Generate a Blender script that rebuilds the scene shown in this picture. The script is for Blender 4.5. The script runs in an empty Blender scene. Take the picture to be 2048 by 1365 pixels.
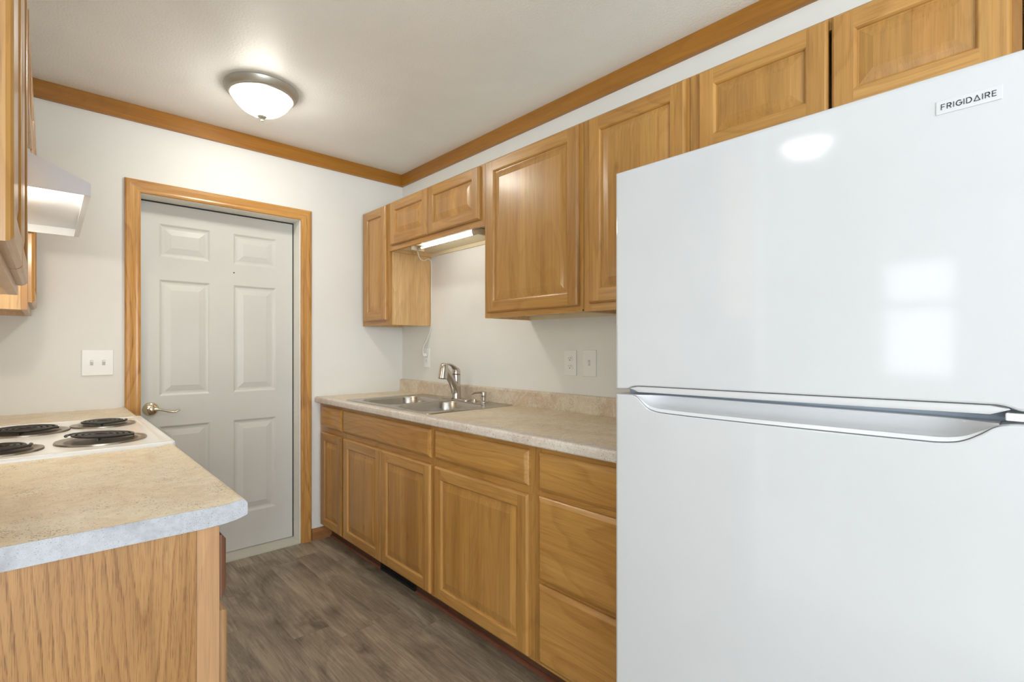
import bpy, bmesh, math, random
from mathutils import Vector, Matrix
random.seed(7)
sc = bpy.context.scene
col = sc.collection

# ------------------------------------------------------------------ camera
cam_d = bpy.data.cameras.new('camera')
cam = bpy.data.objects.new('camera', cam_d)
col.objects.link(cam)
cam.location = (0, 0, 1.228)
cam.rotation_euler = (math.pi/2, 0, -0.7469)
cam_d.sensor_width = 36.0
cam_d.lens = 36.0*1004.09/2048
cam_d.shift_y = 13.0/2048
cam_d.clip_start = 0.02
sc.camera = cam

# ------------------------------------------------------------------ world, daylight, exposure
sc.view_settings.view_transform = 'Standard'
sc.view_settings.look = 'None'
sc.view_settings.gamma = 1
sc.view_settings.use_curve_mapping = False
sc.view_settings.exposure = 0.17
W = bpy.data.worlds.new('world'); sc.world = W
W.use_nodes = True
bg = W.node_tree.nodes['Background']
bg.inputs[0].default_value = (0.85, 0.92, 1.0, 1)
bg.inputs[1].default_value = 1.5

def area(name, loc, rot, sx, sy, power, color):
    d = bpy.data.lights.new(name, 'AREA'); d.shape = 'RECTANGLE'; d.size = sx; d.size_y = sy
    d.energy = power; d.color = color
    o = bpy.data.objects.new(name, d); col.objects.link(o); o.location = loc; o.rotation_euler = rot
    return o
# daylight of the side window; unseen back key and wide side fill are added
DAY = (0.88, 0.94, 1.0)
area('back_key_light', (-0.75, -2.80, 1.25), (math.pi/2+0.50, 0, 0), 2.5, 1.9, 126, DAY)     # added key, tilted up to brighten the ceiling, faces +y
area('daylight_side_window', (-3.16, 0.75, 1.465), (math.pi/2, 0, -math.pi/2), 0.62, 1.12, 7, DAY)  # faces +x
area('wide_side_fill', (-3.16, -1.35, 1.35), (math.pi/2+0.55, 0, -math.pi/2), 1.9, 1.5, 38, DAY)  # added fill, tilted up at the ceiling

# ------------------------------------------------------------------ key planes (metres)
XW = 1.889      # right wall
YW = 3.211      # door wall
ZC = 2.472      # ceiling
XU = 1.5785     # upper face frames
XB = 1.290      # base face frames
XC = 1.252      # right counter front
XF = 1.088      # fridge front
XL = -0.370     # left kitchen wall

# ------------------------------------------------------------------ materials
def new_mat(name):
    m = bpy.data.materials.new(name); m.use_nodes = True
    nt = m.node_tree
    return m, nt, nt.nodes['Principled BSDF'], nt.nodes, nt.links

def setp(b, rough=0.5, metal=0.0, spec=0.5, coat=0.0, coat_r=0.1):
    b.inputs['Roughness'].default_value = rough
    b.inputs['Metallic'].default_value = metal
    b.inputs['Specular IOR Level'].default_value = spec
    b.inputs['Coat Weight'].default_value = coat
    b.inputs['Coat Roughness'].default_value = coat_r

def mixc(N, L, fac, a, b, blend='MIX'):
    m = N.new('ShaderNodeMix'); m.data_type = 'RGBA'; m.blend_type = blend
    def put(i, v):
        if isinstance(v, (tuple, list)): m.inputs[i].default_value = (*v[:3], 1)
        elif isinstance(v, (int, float)): m.inputs[i].default_value = v
        else: L.new(v, m.inputs[i])
    put(0, fac); put(6, a); put(7, b)
    return m.outputs[2]

def noise(N, L, vec, scale, detail=3, rough=0.5, dist=0.0):
    n = N.new('ShaderNodeTexNoise'); n.inputs['Scale'].default_value = scale
    n.inputs['Detail'].default_value = detail; n.inputs['Roughness'].default_value = rough
    n.inputs['Distortion'].default_value = dist
    if vec is not None: L.new(vec, n.inputs['Vector'])
    return n.outputs['Fac']

def ramp(N, L, fac, stops):
    r = N.new('ShaderNodeValToRGB'); e = r.color_ramp.elements
    while len(e) < len(stops): e.new(0.5)
    for k, (p, c) in enumerate(stops):
        e[k].position = p; e[k].color = (*c, 1) if isinstance(c, (tuple, list)) else (c, c, c, 1)
    L.new(fac, r.inputs[0]); return r.outputs[0]

def plain(name, c, rough=0.5, metal=0.0, spec=0.5, coat=0.0, bump=None, coat_r=0.1):
    m, nt, b, N, L = new_mat(name); setp(b, rough, metal, spec, coat, coat_r)
    tc = N.new('ShaderNodeTexCoord')
    f = noise(N, L, tc.outputs['Object'], 3.0, 3)
    r = ramp(N, L, f, [(0.3, tuple(v*0.97 for v in c)), (0.7, tuple(min(1, v*1.02) for v in c))])
    L.new(r, b.inputs['Base Color'])
    if bump:
        s, st, d = bump
        n = noise(N, L, tc.outputs['Object'], s, 2)
        bp = N.new('ShaderNodeBump'); bp.inputs['Strength'].default_value = st; bp.inputs['Distance'].default_value = d
        L.new(n, bp.inputs['Height']); L.new(bp.outputs[0], b.inputs['Normal'])
    return m

def wood(name, axis, c_lo, c_mid, c_hi, rough=0.33, coat=0.25, stave=0.0, pore=0.5, cath=0.5, knots=0.0, fine=1.0, pores=(420, 9.0, 0.57), arch=None):
    """oak: grain runs along axis; pores, growth rings, glued staves"""
    m, nt, b, N, L = new_mat(name); setp(b, rough, 0, 0.5, coat, 0.18)
    tc = N.new('ShaderNodeTexCoord'); oi = N.new('ShaderNodeObjectInfo')
    rnd = N.new('ShaderNodeVectorMath'); rnd.operation = 'SCALE'; rnd.inputs[0].default_value = (13.1, 7.7, 5.3)
    L.new(oi.outputs['Random'], rnd.inputs['Scale'])
    add = N.new('ShaderNodeVectorMath'); add.operation = 'ADD'
    L.new(tc.outputs['Object'], add.inputs[0]); L.new(rnd.outputs[0], add.inputs[1])
    P = add.outputs[0]
    def scaled(k_across, k_along):
        mp = N.new('ShaderNodeMapping'); s = [k_across]*3; s['xyz'.index(axis)] = k_along
        mp.inputs['Scale'].default_value = s; L.new(P, mp.inputs['Vector']); return mp.outputs[0]
    broad = noise(N, L, scaled(9, 0.9), 1.0, 3, 0.55, 0.6)
    # growth-ring figure
    w = N.new('ShaderNodeTexNoise'); w.inputs['Scale'].default_value = 1.0; w.inputs['Detail'].default_value = 1.5
    L.new(scaled(5.0, 0.8), w.inputs['Vector'])
    mul = N.new('ShaderNodeMath'); mul.operation = 'MULTIPLY'; mul.inputs[1].default_value = 16.0*fine
    L.new(w.outputs['Fac'], mul.inputs[0])
    fr = N.new('ShaderNodeMath'); fr.operation = 'FRACT'; L.new(mul.outputs[0], fr.inputs[0])
    if arch:      # cathedral figure: nested rounded V's opening upwards about one line
        sx = N.new('ShaderNodeSeparateXYZ'); L.new(tc.outputs['Object'], sx.inputs[0])
        def mm(op, a, b_):
            n = N.new('ShaderNodeMath'); n.operation = op
            for i, v in enumerate((a, b_)):
                if isinstance(v, (int, float)): n.inputs[i].default_value = v
                else: L.new(v, n.inputs[i])
            return n.outputs[0]
        d = mm('SUBTRACT', sx.outputs[0], arch[0])
        d = mm('ADD', d, mm('MULTIPLY', mm('SUBTRACT', broad, 0.5), 0.05))
        hyp = mm('POWER', mm('ADD', mm('MULTIPLY', d, d), arch[1]**2), 0.5)
        sval = mm('SUBTRACT', sx.outputs[2], mm('MULTIPLY', hyp, arch[2]))
        sval = mm('ADD', mm('MULTIPLY', sval, arch[3]), mm('MULTIPLY', w.outputs['Fac'], 2.5))
        L.new(sval, fr.inputs[0])
    ring = ramp(N, L, fr.outputs[0], [(0.0, 0.0), (0.62, 0.15), (0.9, 1.0), (1.0, 0.0)])
    base = ramp(N, L, broad, [(0.25, c_lo), (0.52, c_mid), (0.8, c_hi)])
    # fine fibres
    fib = noise(N, L, scaled(110, 3.0), 1.0, 3, 0.6, 0.2)
    fibr = ramp(N, L, fib, [(0.30, 0.84), (0.7, 1.08)])
    c = mixc(N, L, 1.0, base, fibr, 'MULTIPLY')
    dark = tuple(v*k for v, k in zip(c_lo, (0.72, 0.60, 0.48)))
    f1 = N.new('ShaderNodeMath'); f1.operation = 'MULTIPLY'; f1.inputs[1].default_value = cath
    L.new(ring, f1.inputs[0])
    c = mixc(N, L, f1.outputs[0], c, dark)
    # pores gathered along the rings
    po = noise(N, L, scaled(pores[0], pores[1]), 1.0, 2, 0.5)
    por = ramp(N, L, po, [(pores[2], 0.0), (pores[2]+0.11, 1.0)])
    pm = N.new('ShaderNodeMath'); pm.operation = 'MULTIPLY'; L.new(por, pm.inputs[0])
    rb = ramp(N, L, fr.outputs[0], [(0.0, 0.35), (0.9, 1.0)])
    L.new(rb, pm.inputs[1])
    pm2 = N.new('ShaderNodeMath'); pm2.operation = 'MULTIPLY'; pm2.inputs[1].default_value = pore; L.new(pm.outputs[0], pm2.inputs[0])
    c = mixc(N, L, pm2.outputs[0], c, tuple(v*0.6 for v in dark))
    if stave > 0:
        sp = N.new('ShaderNodeSeparateXYZ'); L.new(P, sp.inputs[0])
        a = 'y' if axis != 'y' else 'z'
        q = N.new('ShaderNodeMath'); q.operation = 'DIVIDE'; q.inputs[1].default_value = stave
        L.new(sp.outputs['xyz'.index(a)], q.inputs[0])
        fl = N.new('ShaderNodeMath'); fl.operation = 'FLOOR'; L.new(q.outputs[0], fl.inputs[0])
        wn = N.new('ShaderNodeTexWhiteNoise'); wn.noise_dimensions = '1D'; L.new(fl.outputs[0], wn.inputs['W'])
        sr = ramp(N, L, wn.outputs['Value'], [(0, (0.87, 0.86, 0.84)), (1, (1.07, 1.06, 1.05))])
        c = mixc(N, L, 1.0, c, sr, 'MULTIPLY')
    if knots > 0:
        kv = N.new('ShaderNodeTexVoronoi'); kv.inputs['Scale'].default_value = 1.0
        L.new(scaled(7.0, 3.5), kv.inputs['Vector'])
        kr = ramp(N, L, kv.outputs['Distance'], [(0.03, knots), (0.10, 0.0)])
        c = mixc(N, L, kr, c, (0.13, 0.06, 0.02))
    L.new(c, b.inputs['Base Color'])
    bp = N.new('ShaderNodeBump'); bp.inputs['Strength'].default_value = 0.12; bp.inputs['Distance'].default_value = 0.001
    L.new(fib, bp.inputs['Height']); L.new(bp.outputs[0], b.inputs['Normal'])
    return m

HL, HM, HH = (0.39, 0.185, 0.042), (0.495, 0.256, 0.064), (0.575, 0.320, 0.094)
OAKV = wood('honey_oak_vertical', 'z', HL, HM, HH, stave=0.085, pore=0.35, cath=0.28)
OAKVP = wood('honey_oak_panel', 'z', HL, HM, HH, stave=0.062, pore=0.30, cath=0.16, knots=0.35)
OAKH = wood('honey_oak_horizontal', 'y', HL, HM, HH, stave=0.0, pore=0.35, cath=0.34, knots=0.4)
OAKX = wood('honey_oak_depthwise', 'x', HL, HM, HH, pore=0.35, cath=0.3)
SIDE = wood('light_oak_veneer', 'z', (0.60, 0.37, 0.15), (0.68, 0.44, 0.20), (0.74, 0.50, 0.25), rough=0.42, coat=0.1, pore=0.35, cath=0.2)
ENDP = wood('end_panel_oak', 'z', (0.27, 0.130, 0.043), (0.36, 0.188, 0.064), (0.42, 0.240, 0.092), rough=0.42, coat=0.1, pore=0.75, cath=0.55, fine=0.6, pores=(1000, 30.0, 0.53), arch=(0.205, 0.018, 14.0, 5.0))
ENDS = wood('end_stile_oak', 'z', (0.37, 0.20, 0.09), (0.43, 0.245, 0.115), (0.48, 0.285, 0.145), rough=0.42, coat=0.1, pore=0.4, cath=0.2)
SHADED = wood('shaded_drawer_oak', 'z', (0.17, 0.075, 0.042), (0.21, 0.095, 0.055), (0.25, 0.12, 0.07), rough=0.5, coat=0.0, pore=0.2, cath=0.1)  # dark copy of the oak, shade on the near drawer put into colour
CRO_L, CRO_M, CRO_H = (0.30, 0.118, 0.010), (0.38, 0.157, 0.014), (0.44, 0.20, 0.024)
CROX = wood('cornice_oak_x', 'x', CRO_L, CRO_M, CRO_H, pore=0.25, cath=0.15)
CROY = wood('cornice_oak_y', 'y', CRO_L, CRO_M, CRO_H, pore=0.25, cath=0.15)
CAS_L, CAS_M, CAS_H = (0.46, 0.215, 0.045), (0.60, 0.31, 0.078), (0.69, 0.39, 0.115)
CASZ = wood('casing_oak_z', 'z', CAS_L, CAS_M, CAS_H, pore=0.8, cath=0.5)
CASX = wood('casing_oak_x', 'x', CAS_L, CAS_M, CAS_H, pore=0.5, cath=0.35)
BOUNCE = plain('bounce_carpet', (0.72, 0.69, 0.64), 0.9)  # pale unseen floor added to bounce light upward
BASEB = wood('baseboard_oak', 'x', (0.30, 0.13, 0.045), (0.37, 0.17, 0.06), (0.42, 0.20, 0.08), pore=0.3, cath=0.2)
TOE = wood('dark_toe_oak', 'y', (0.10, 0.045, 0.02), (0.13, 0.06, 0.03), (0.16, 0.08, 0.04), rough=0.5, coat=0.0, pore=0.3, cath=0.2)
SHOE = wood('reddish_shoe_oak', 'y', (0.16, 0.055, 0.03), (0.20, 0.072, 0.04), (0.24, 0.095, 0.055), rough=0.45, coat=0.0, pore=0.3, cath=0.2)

WALL = plain('wall_paint', (0.80, 0.803, 0.775), 0.6, 0, 0.4, bump=(160, 0.10, 0.001))
CEIL = plain('ceiling_paint', (0.92, 0.92, 0.89), 0.42, 0, 0.5, bump=(110, 0.6, 0.002))
DOORP = plain('door_paint', (0.64, 0.637, 0.60), 0.42)
JAMB = plain('jamb_paint', (0.86, 0.85, 0.79), 0.45)
SILL = plain('sill_paint', (0.58, 0.57, 0.50), 0.5)
RUBBER = plain('dark_weatherstrip', (0.02, 0.02, 0.02), 0.7)
WPLAST = plain('white_plastic', (0.86, 0.86, 0.85), 0.28)
GPLAST = plain('grey_plastic_shadow_gap', (0.55, 0.55, 0.53), 0.5)
FRIDGE = plain('white_fridge_enamel', (0.585, 0.597, 0.612), 0.075, 0, 0.5, bump=(260, 0.02, 0.0004))
FRIDGEH = plain('white_fridge_plastic', (0.66, 0.67, 0.685), 0.18)
GAPSHADE = plain('gap_shade_grey', (0.42, 0.50, 0.58), 0.4)  # bluish shade of the door gap put into colour
LINE = plain('seam_grey', (0.27, 0.28, 0.29), 0.5)
INK = plain('grey_lettering', (0.075, 0.08, 0.09), 0.35, 0.3)
BADGE = plain('badge_plastic', (0.61, 0.62, 0.635), 0.2)
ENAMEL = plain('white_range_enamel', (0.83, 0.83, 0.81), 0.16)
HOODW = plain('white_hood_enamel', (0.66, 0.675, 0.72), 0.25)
COIL = plain('burner_coil', (0.035, 0.033, 0.031), 0.38, 0.5)
CHROME = plain('chrome', (0.72, 0.70, 0.66), 0.12, 1.0)
PAN = plain('stained_drip_pan', (0.36, 0.31, 0.25), 0.28, 0.9)
PANIN = plain('burnt_pan_shade', (0.16, 0.12, 0.09), 0.35, 0.8)  # burnt pan centre, shade of a deeper bowl put into its colour
NICKEL = plain('brushed_nickel', (0.60, 0.555, 0.50), 0.24, 1.0)
NICKELD = plain('satin_nickel_rim', (0.50, 0.49, 0.43), 0.38, 0.7)
MELA = plain('cream_melamine', (0.74, 0.64, 0.44), 0.45)
TANPL = plain('tan_plastic', (0.50, 0.42, 0.29), 0.4)
SCREW = plain('dark_screw', (0.06, 0.04, 0.03), 0.5, 0.6)
BLACK = plain('black_metal_vent', (0.015, 0.016, 0.016), 0.45, 0.3)
BRASS = plain('polished_handle', (0.74, 0.66, 0.50), 0.12, 1.0)

def steel():
    m, nt, b, N, L = new_mat('brushed_stainless'); setp(b, 0.26, 1.0)
    tc = N.new('ShaderNodeTexCoord')
    mp = N.new('ShaderNodeMapping'); mp.inputs['Scale'].default_value = (500, 8, 500)
    L.new(tc.outputs['Object'], mp.inputs['Vector'])
    f = noise(N, L, mp.outputs[0], 1.0, 2)
    L.new(ramp(N, L, f, [(0.3, (0.47, 0.44, 0.40)), (0.7, (0.51, 0.48, 0.44))]), b.inputs['Base Color'])
    b.inputs['Roughness'].default_value = 0.27
    return m
STEEL = steel()

def laminate(name, base, warm, pale, speck=1.0, rough=0.38, grain=1.0):
    m, nt, b, N, L = new_mat(name); setp(b, rough, 0, 0.5)
    tc = N.new('ShaderNodeTexCoord')
    mp = N.new('ShaderNodeMapping'); mp.inputs['Scale'].default_value = (1, 1, 1)
    L.new(tc.outputs['Object'], mp.inputs['Vector']); P = mp.outputs[0]
    big = noise(N, L, P, 5.0, 4, 0.6, 0.8)
    c = ramp(N, L, big, [(0.32, base), (0.48, base), (0.60, warm), (0.76, pale)])
    med = noise(N, L, P, 42.0*grain, 4, 0.65, 0.5)
    mr = ramp(N, L, med, [(0.34, (0.90, 0.88, 0.86)), (0.55, (1.0, 1.0, 1.0)), (0.72, (1.07, 1.07, 1.08))])
    c = mixc(N, L, 1.0, c, mr, 'MULTIPLY')
    clus = noise(N, L, P, 11.0, 2)
    for sc_, hi, dc in ((260, 0.69, (0.16, 0.12, 0.10)), (150, 0.72, (0.28, 0.17, 0.11)), (420, 0.70, (0.10, 0.09, 0.09))):
        s = noise(N, L, P, sc_*grain, 1.5)
        a = N.new('ShaderNodeMath'); a.operation = 'MULTIPLY_ADD'; a.inputs[1].default_value = 0.22; L.new(clus, a.inputs[0]); L.new(s, a.inputs[2])
        sr = ramp(N, L, a.outputs[0], [(hi + 0.08, 0.0), (hi + 0.13, 0.85*speck)])
        c = mixc(N, L, sr, c, dc)
    L.new(c, b.inputs['Base Color'])
    return m
LAM = laminate('speckled_laminate', (0.76, 0.655, 0.48), (0.70, 0.56, 0.38), (0.80, 0.72, 0.56))
DAYCAP = laminate('daylit_laminate_cap', (0.39, 0.405, 0.43), (0.29, 0.295, 0.315), (0.45, 0.47, 0.50), speck=1.15, grain=1.9)  # bluish daylight on the counter end put into the laminate colour
DAYROLL = laminate('daylit_laminate_roll', (0.72, 0.665, 0.585), (0.66, 0.58, 0.49), (0.78, 0.74, 0.69), speck=1.2)  # paler laminate copy, daylight along the front edge put into its colour
LAMSPL = laminate('speckled_laminate_splash', (0.70, 0.62, 0.49), (0.62, 0.50, 0.365), (0.78, 0.72, 0.62), speck=1.3)

def floor_mat():
    m, nt, b, N, L = new_mat('grey_vinyl_plank'); setp(b, 0.42, 0, 0.4)
    tc = N.new('ShaderNodeTexCoord'); P = tc.outputs['Object']
    sp = N.new('ShaderNodeSeparateXYZ'); L.new(P, sp.inputs[0])
    PW, PL = 0.152, 0.92
    def math_(op, a, b_=None):
        n = N.new('ShaderNodeMath'); n.operation = op
        for i, v in enumerate((a, b_)):
            if v is None: continue
            if isinstance(v, (int, float)): n.inputs[i].default_value = v
            else: L.new(v, n.inputs[i])
        return n.outputs[0]
    row = math_('FLOOR', math_('DIVIDE', sp.outputs[0], PW))
    wn = N.new('ShaderNodeTexWhiteNoise'); wn.noise_dimensions = '1D'; L.new(row, wn.inputs['W'])
    ysh = math_('ADD', sp.outputs[1], math_('MULTIPLY', wn.outputs['Value'], PL*3))
    cell = math_('FLOOR', math_('DIVIDE', ysh, PL))
    idc = math_('ADD', math_('MULTIPLY', row, 17.3), math_('MULTIPLY', cell, 5.9))
    wn2 = N.new('ShaderNodeTexWhiteNoise'); wn2.noise_dimensions = '1D'; L.new(idc, wn2.inputs['W'])
    cmb = N.new('ShaderNodeCombineXYZ')
    L.new(math_('ADD', sp.outputs[0], math_('MULTIPLY', wn2.outputs['Value'], 31.0)), cmb.inputs[0])
    L.new(math_('ADD', sp.outputs[1], math_('MULTIPLY', wn2.outputs['Value'], 57.0)), cmb.inputs[1])
    Q = cmb.outputs[0]
    def scl(a, l):
        mp = N.new('ShaderNodeMapping'); mp.inputs['Scale'].default_value = (a, l, 1); L.new(Q, mp.inputs['Vector']); return mp.outputs[0]
    br = noise(N, L, scl(7, 2.0), 1.0, 4, 0.6, 1.2)
    c = ramp(N, L, br, [(0.25, (0.13, 0.098, 0.070)), (0.42, (0.255, 0.205, 0.148)), (0.58, (0.355, 0.292, 0.212)), (0.8, (0.44, 0.37, 0.27))])
    fg = noise(N, L, scl(90, 4.0), 1.0, 4, 0.65, 1.0)
    c = mixc(N, L, 1.0, c, ramp(N, L, fg, [(0.3, 0.62), (0.7, 1.25)]), 'MULTIPLY')
    w = N.new('ShaderNodeTexNoise'); w.inputs['Scale'].default_value = 1.0; w.inputs['Detail'].default_value = 2; L.new(scl(6, 1.4), w.inputs['Vector'])
    fr = math_('FRACT', math_('MULTIPLY', w.outputs['Fac'], 22.0))
    c = mixc(N, L, ramp(N, L, fr, [(0.0, 0.0), (0.80, 0.0), (0.95, 0.13), (1.0, 0.0)]), c, (0.46, 0.39, 0.27))
    kn = N.new('ShaderNodeTexVoronoi'); kn.inputs['Scale'].default_value = 1.0; L.new(scl(5.0, 2.6), kn.inputs['Vector'])
    c = mixc(N, L, ramp(N, L, kn.outputs['Distance'], [(0.02, 0.9), (0.09, 0.5), (0.26, 0.0)]), c, (0.075, 0.055, 0.040))
    # plank joints
    fx = math_('FRACT', math_('DIVIDE', sp.outputs[0], PW)); fy = math_('FRACT', math_('DIVIDE', ysh, PL))
    jx = math_('LESS_THAN', fx, 0.010); jy = math_('LESS_THAN', fy, 0.0022)
    j = math_('MAXIMUM', jx, jy)
    c = mixc(N, L, math_('MULTIPLY', j, 0.22), c, (0.05, 0.04, 0.03))
    c = mixc(N, L, 1.0, c, ramp(N, L, wn2.outputs['Value'], [(0, 0.86), (1, 1.12)]), 'MULTIPLY')
    L.new(c, b.inputs['Base Color'])
    bp = N.new('ShaderNodeBump'); bp.inputs['Strength'].default_value = 0.25; bp.inputs['Distance'].default_value = 0.001
    L.new(fg, bp.inputs['Height']); L.new(bp.outputs[0], b.inputs['Normal'])
    return m
FLOOR = floor_mat()

def emis(name, c, s):
    m, nt, b, N, L = new_mat(name); setp(b, 0.3)
    b.inputs['Base Color'].default_value = (0.9, 0.9, 0.88, 1)
    b.inputs['Emission Color'].default_value = (*c, 1); b.inputs['Emission Strength'].default_value = s
    return m
DOME = emis('lit_glass_dome', (1.0, 0.965, 0.87), 25.0)
def hot_centre(m, lo, hi):     # frosted bowl: bulbs sit low in it, so the glass is brighter underneath than at its rim
    N, L = m.node_tree.nodes, m.node_tree.links; b = N['Principled BSDF']
    g = N.new('ShaderNodeNewGeometry'); sp = N.new('ShaderNodeSeparateXYZ'); L.new(g.outputs['True Normal'], sp.inputs[0])
    r_ = N.new('ShaderNodeMapRange'); r_.inputs[1].default_value = -0.45; r_.inputs[2].default_value = -0.95
    r_.inputs[3].default_value = lo; r_.inputs[4].default_value = hi; L.new(sp.outputs[2], r_.inputs[0]); L.new(r_.outputs[0], b.inputs['Emission Strength'])
hot_centre(DOME, 8.5, 58.0)
DOME2 = emis('dimmer_lit_glass_dome', (1.0, 0.96, 0.90), 9.0)
TUBE = emis('lit_fluorescent_tube', (1.0, 0.97, 0.91), 26.0)
BULB = emis('lit_hood_bulb', (1.0, 0.90, 0.72), 260.0)

# ------------------------------------------------------------------ mesh helpers
class MB:
    """collects faces (world coordinates, one material index per face)"""
    def __init__(s): s.v = []; s.f = []; s.m = []; s.sm = []
    def face(s, pts, mi=0, smooth=False):
        b = len(s.v); s.v += [tuple(p) for p in pts]; s.f.append(tuple(range(b, b+len(pts)))); s.m.append(mi); s.sm.append(smooth)
    def box(s, a, b, mi=0):
        x0, x1 = sorted((a[0], b[0])); y0, y1 = sorted((a[1], b[1])); z0, z1 = sorted((a[2], b[2]))
        P = [(x, y, z) for x in (x0, x1) for y in (y0, y1) for z in (z0, z1)]
        for q in ((0, 1, 3, 2), (4, 6, 7, 5), (0, 4, 5, 1), (2, 3, 7, 6), (0, 2, 6, 4), (1, 5, 7, 3)):
            s.face([P[i] for i in q], mi)
        return s
    def bbox(s, a, b, bev=0.002, mi=0):
        """box with chamfered edges"""
        bm = bmesh.new(); x0, x1 = sorted((a[0], b[0])); y0, y1 = sorted((a[1], b[1])); z0, z1 = sorted((a[2], b[2]))
        bmesh.ops.create_cube(bm, size=1.0)
        for v in bm.verts: v.co = Vector(((x0+x1)/2+v.co.x*(x1-x0), (y0+y1)/2+v.co.y*(y1-y0), (z0+z1)/2+v.co.z*(z1-z0)))
        bev = min(bev, (x1-x0)/2.2, (y1-y0)/2.2, (z1-z0)/2.2)
        bmesh.ops.bevel(bm, geom=bm.edges[:], offset=bev, segments=2, profile=0.5, affect='EDGES')
        s.add_bm(bm, mi); return s
    def add_bm(s, bm, mi=0, smooth=False, mat=None):
        b = len(s.v); bm.verts.index_update()
        for v in bm.verts: s.v.append(tuple(mat @ v.co) if mat else tuple(v.co))
        for f in bm.faces: s.f.append(tuple(b+v.index for v in f.verts)); s.m.append(mi); s.sm.append(smooth)
        bm.free()
    def prism(s, poly, fn, t0, t1, mi=0, smooth=False, caps=True):
        """polygon of 2D points swept from t0 to t1; fn(u, v, t) gives the 3D point"""
        n = len(poly)
        for i in range(n):
            a, b = poly[i], poly[(i+1) % n]
            s.face([fn(*a, t0), fn(*b, t0), fn(*b, t1), fn(*a, t1)], mi, smooth)
        if caps:
            s.face([fn(*p, t0) for p in poly][::-1], mi); s.face([fn(*p, t1) for p in poly], mi)
        return s
    def tube(s, pts, r, n=10, mi=0, caps=True, flat=1.0):
        pts = [Vector(p) for p in pts]; m = len(pts)
        rr = r if isinstance(r, (list, tuple)) else [r]*m
        up = None; rings = []
        for i in range(m):
            t = (pts[min(i+1, m-1)]-pts[max(i-1, 0)]).normalized()
            if up is None:
                up = Vector((0, 0, 1)) if abs(t.z) < 0.9 else Vector((1, 0, 0))
            up = (up - t*up.dot(t)).normalized(); sd = t.cross(up)
            rings.append([pts[i]+(sd*math.cos(2*math.pi*k/n)+up*flat*math.sin(2*math.pi*k/n))*rr[i] for k in range(n)])
        b = len(s.v)
        for rg in rings: s.v += [tuple(p) for p in rg]
        for i in range(m-1):
            for k in range(n):
                k2 = (k+1) % n
                s.f.append((b+i*n+k, b+i*n+k2, b+(i+1)*n+k2, b+(i+1)*n+k)); s.m.append(mi); s.sm.append(True)
        if caps:
            s.f.append(tuple(b+k for k in range(n))[::-1]); s.m.append(mi); s.sm.append(False)
            s.f.append(tuple(b+(m-1)*n+k for k in range(n))); s.m.append(mi); s.sm.append(False)
        return s
    def lathe(s, prof, c, n=40, mi=0, axis=(0, 0, 1), smooth=True):
        """profile of (radius, height) about an axis through c"""
        q = Vector((0, 0, 1)).rotation_difference(Vector(axis)); c = Vector(c); b = len(s.v); m = len(prof)
        for r, z in prof:
            for k in range(n):
                a = 2*math.pi*k/n
                s.v.append(tuple(c + q @ Vector((r*math.cos(a), r*math.sin(a), z))))
        for i in range(m-1):
            for k in range(n):
                k2 = (k+1) % n
                s.f.append((b+i*n+k, b+i*n+k2, b+(i+1)*n+k2, b+(i+1)*n+k)); s.m.append(mi); s.sm.append(smooth)
        return s

def build(name, mb, mats, parent=None, label=None, cat=None, group=None, kind=None, recalc=True, origin=None):
    if not isinstance(mats, (list, tuple)): mats = [mats]
    xs = [v[0] for v in mb.v]; ys = [v[1] for v in mb.v]; zs = [v[2] for v in mb.v]
    c = Vector(origin) if origin else Vector(((min(xs)+max(xs))/2, (min(ys)+max(ys))/2, min(zs)))
    me = bpy.data.meshes.new(name)
    me.from_pydata([(v[0]-c.x, v[1]-c.y, v[2]-c.z) for v in mb.v], [], mb.f)
    for m in mats: me.materials.append(m)
    me.polygons.foreach_set('material_index', mb.m); me.polygons.foreach_set('use_smooth', mb.sm)
    bm = bmesh.new(); bm.from_mesh(me)
    bmesh.ops.remove_doubles(bm, verts=bm.verts, dist=1e-6)
    if recalc: bmesh.ops.recalc_face_normals(bm, faces=bm.faces)
    # sharp edges where the angle is large so smooth parts keep their creases
    for e in bm.edges:
        if len(e.link_faces) == 2 and e.calc_face_angle(0) > math.radians(38): e.smooth = False
    bm.to_mesh(me); bm.free(); me.update()
    o = bpy.data.objects.new(name, me); col.objects.link(o)
    WLOC[o.name] = c
    if parent: o.parent = parent; o.location = c - WLOC[parent.name]
    else: o.location = c
    tag(o, label, cat, group, kind); return o
WLOC = {}
def tag(o, label=None, cat=None, group=None, kind=None):
    if label: o['label'] = label
    if cat: o['category'] = cat
    if group: o['group'] = group
    if kind: o['kind'] = kind
def thing(name, loc, label=None, cat=None, group=None, kind=None):
    o = bpy.data.objects.new(name, None); col.objects.link(o); o.location = loc; o.empty_display_size = 0.05
    WLOC[o.name] = Vector(loc); tag(o, label, cat, group, kind); return o
def BX(a, b, mi=0): return MB().box(a, b, mi)

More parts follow.
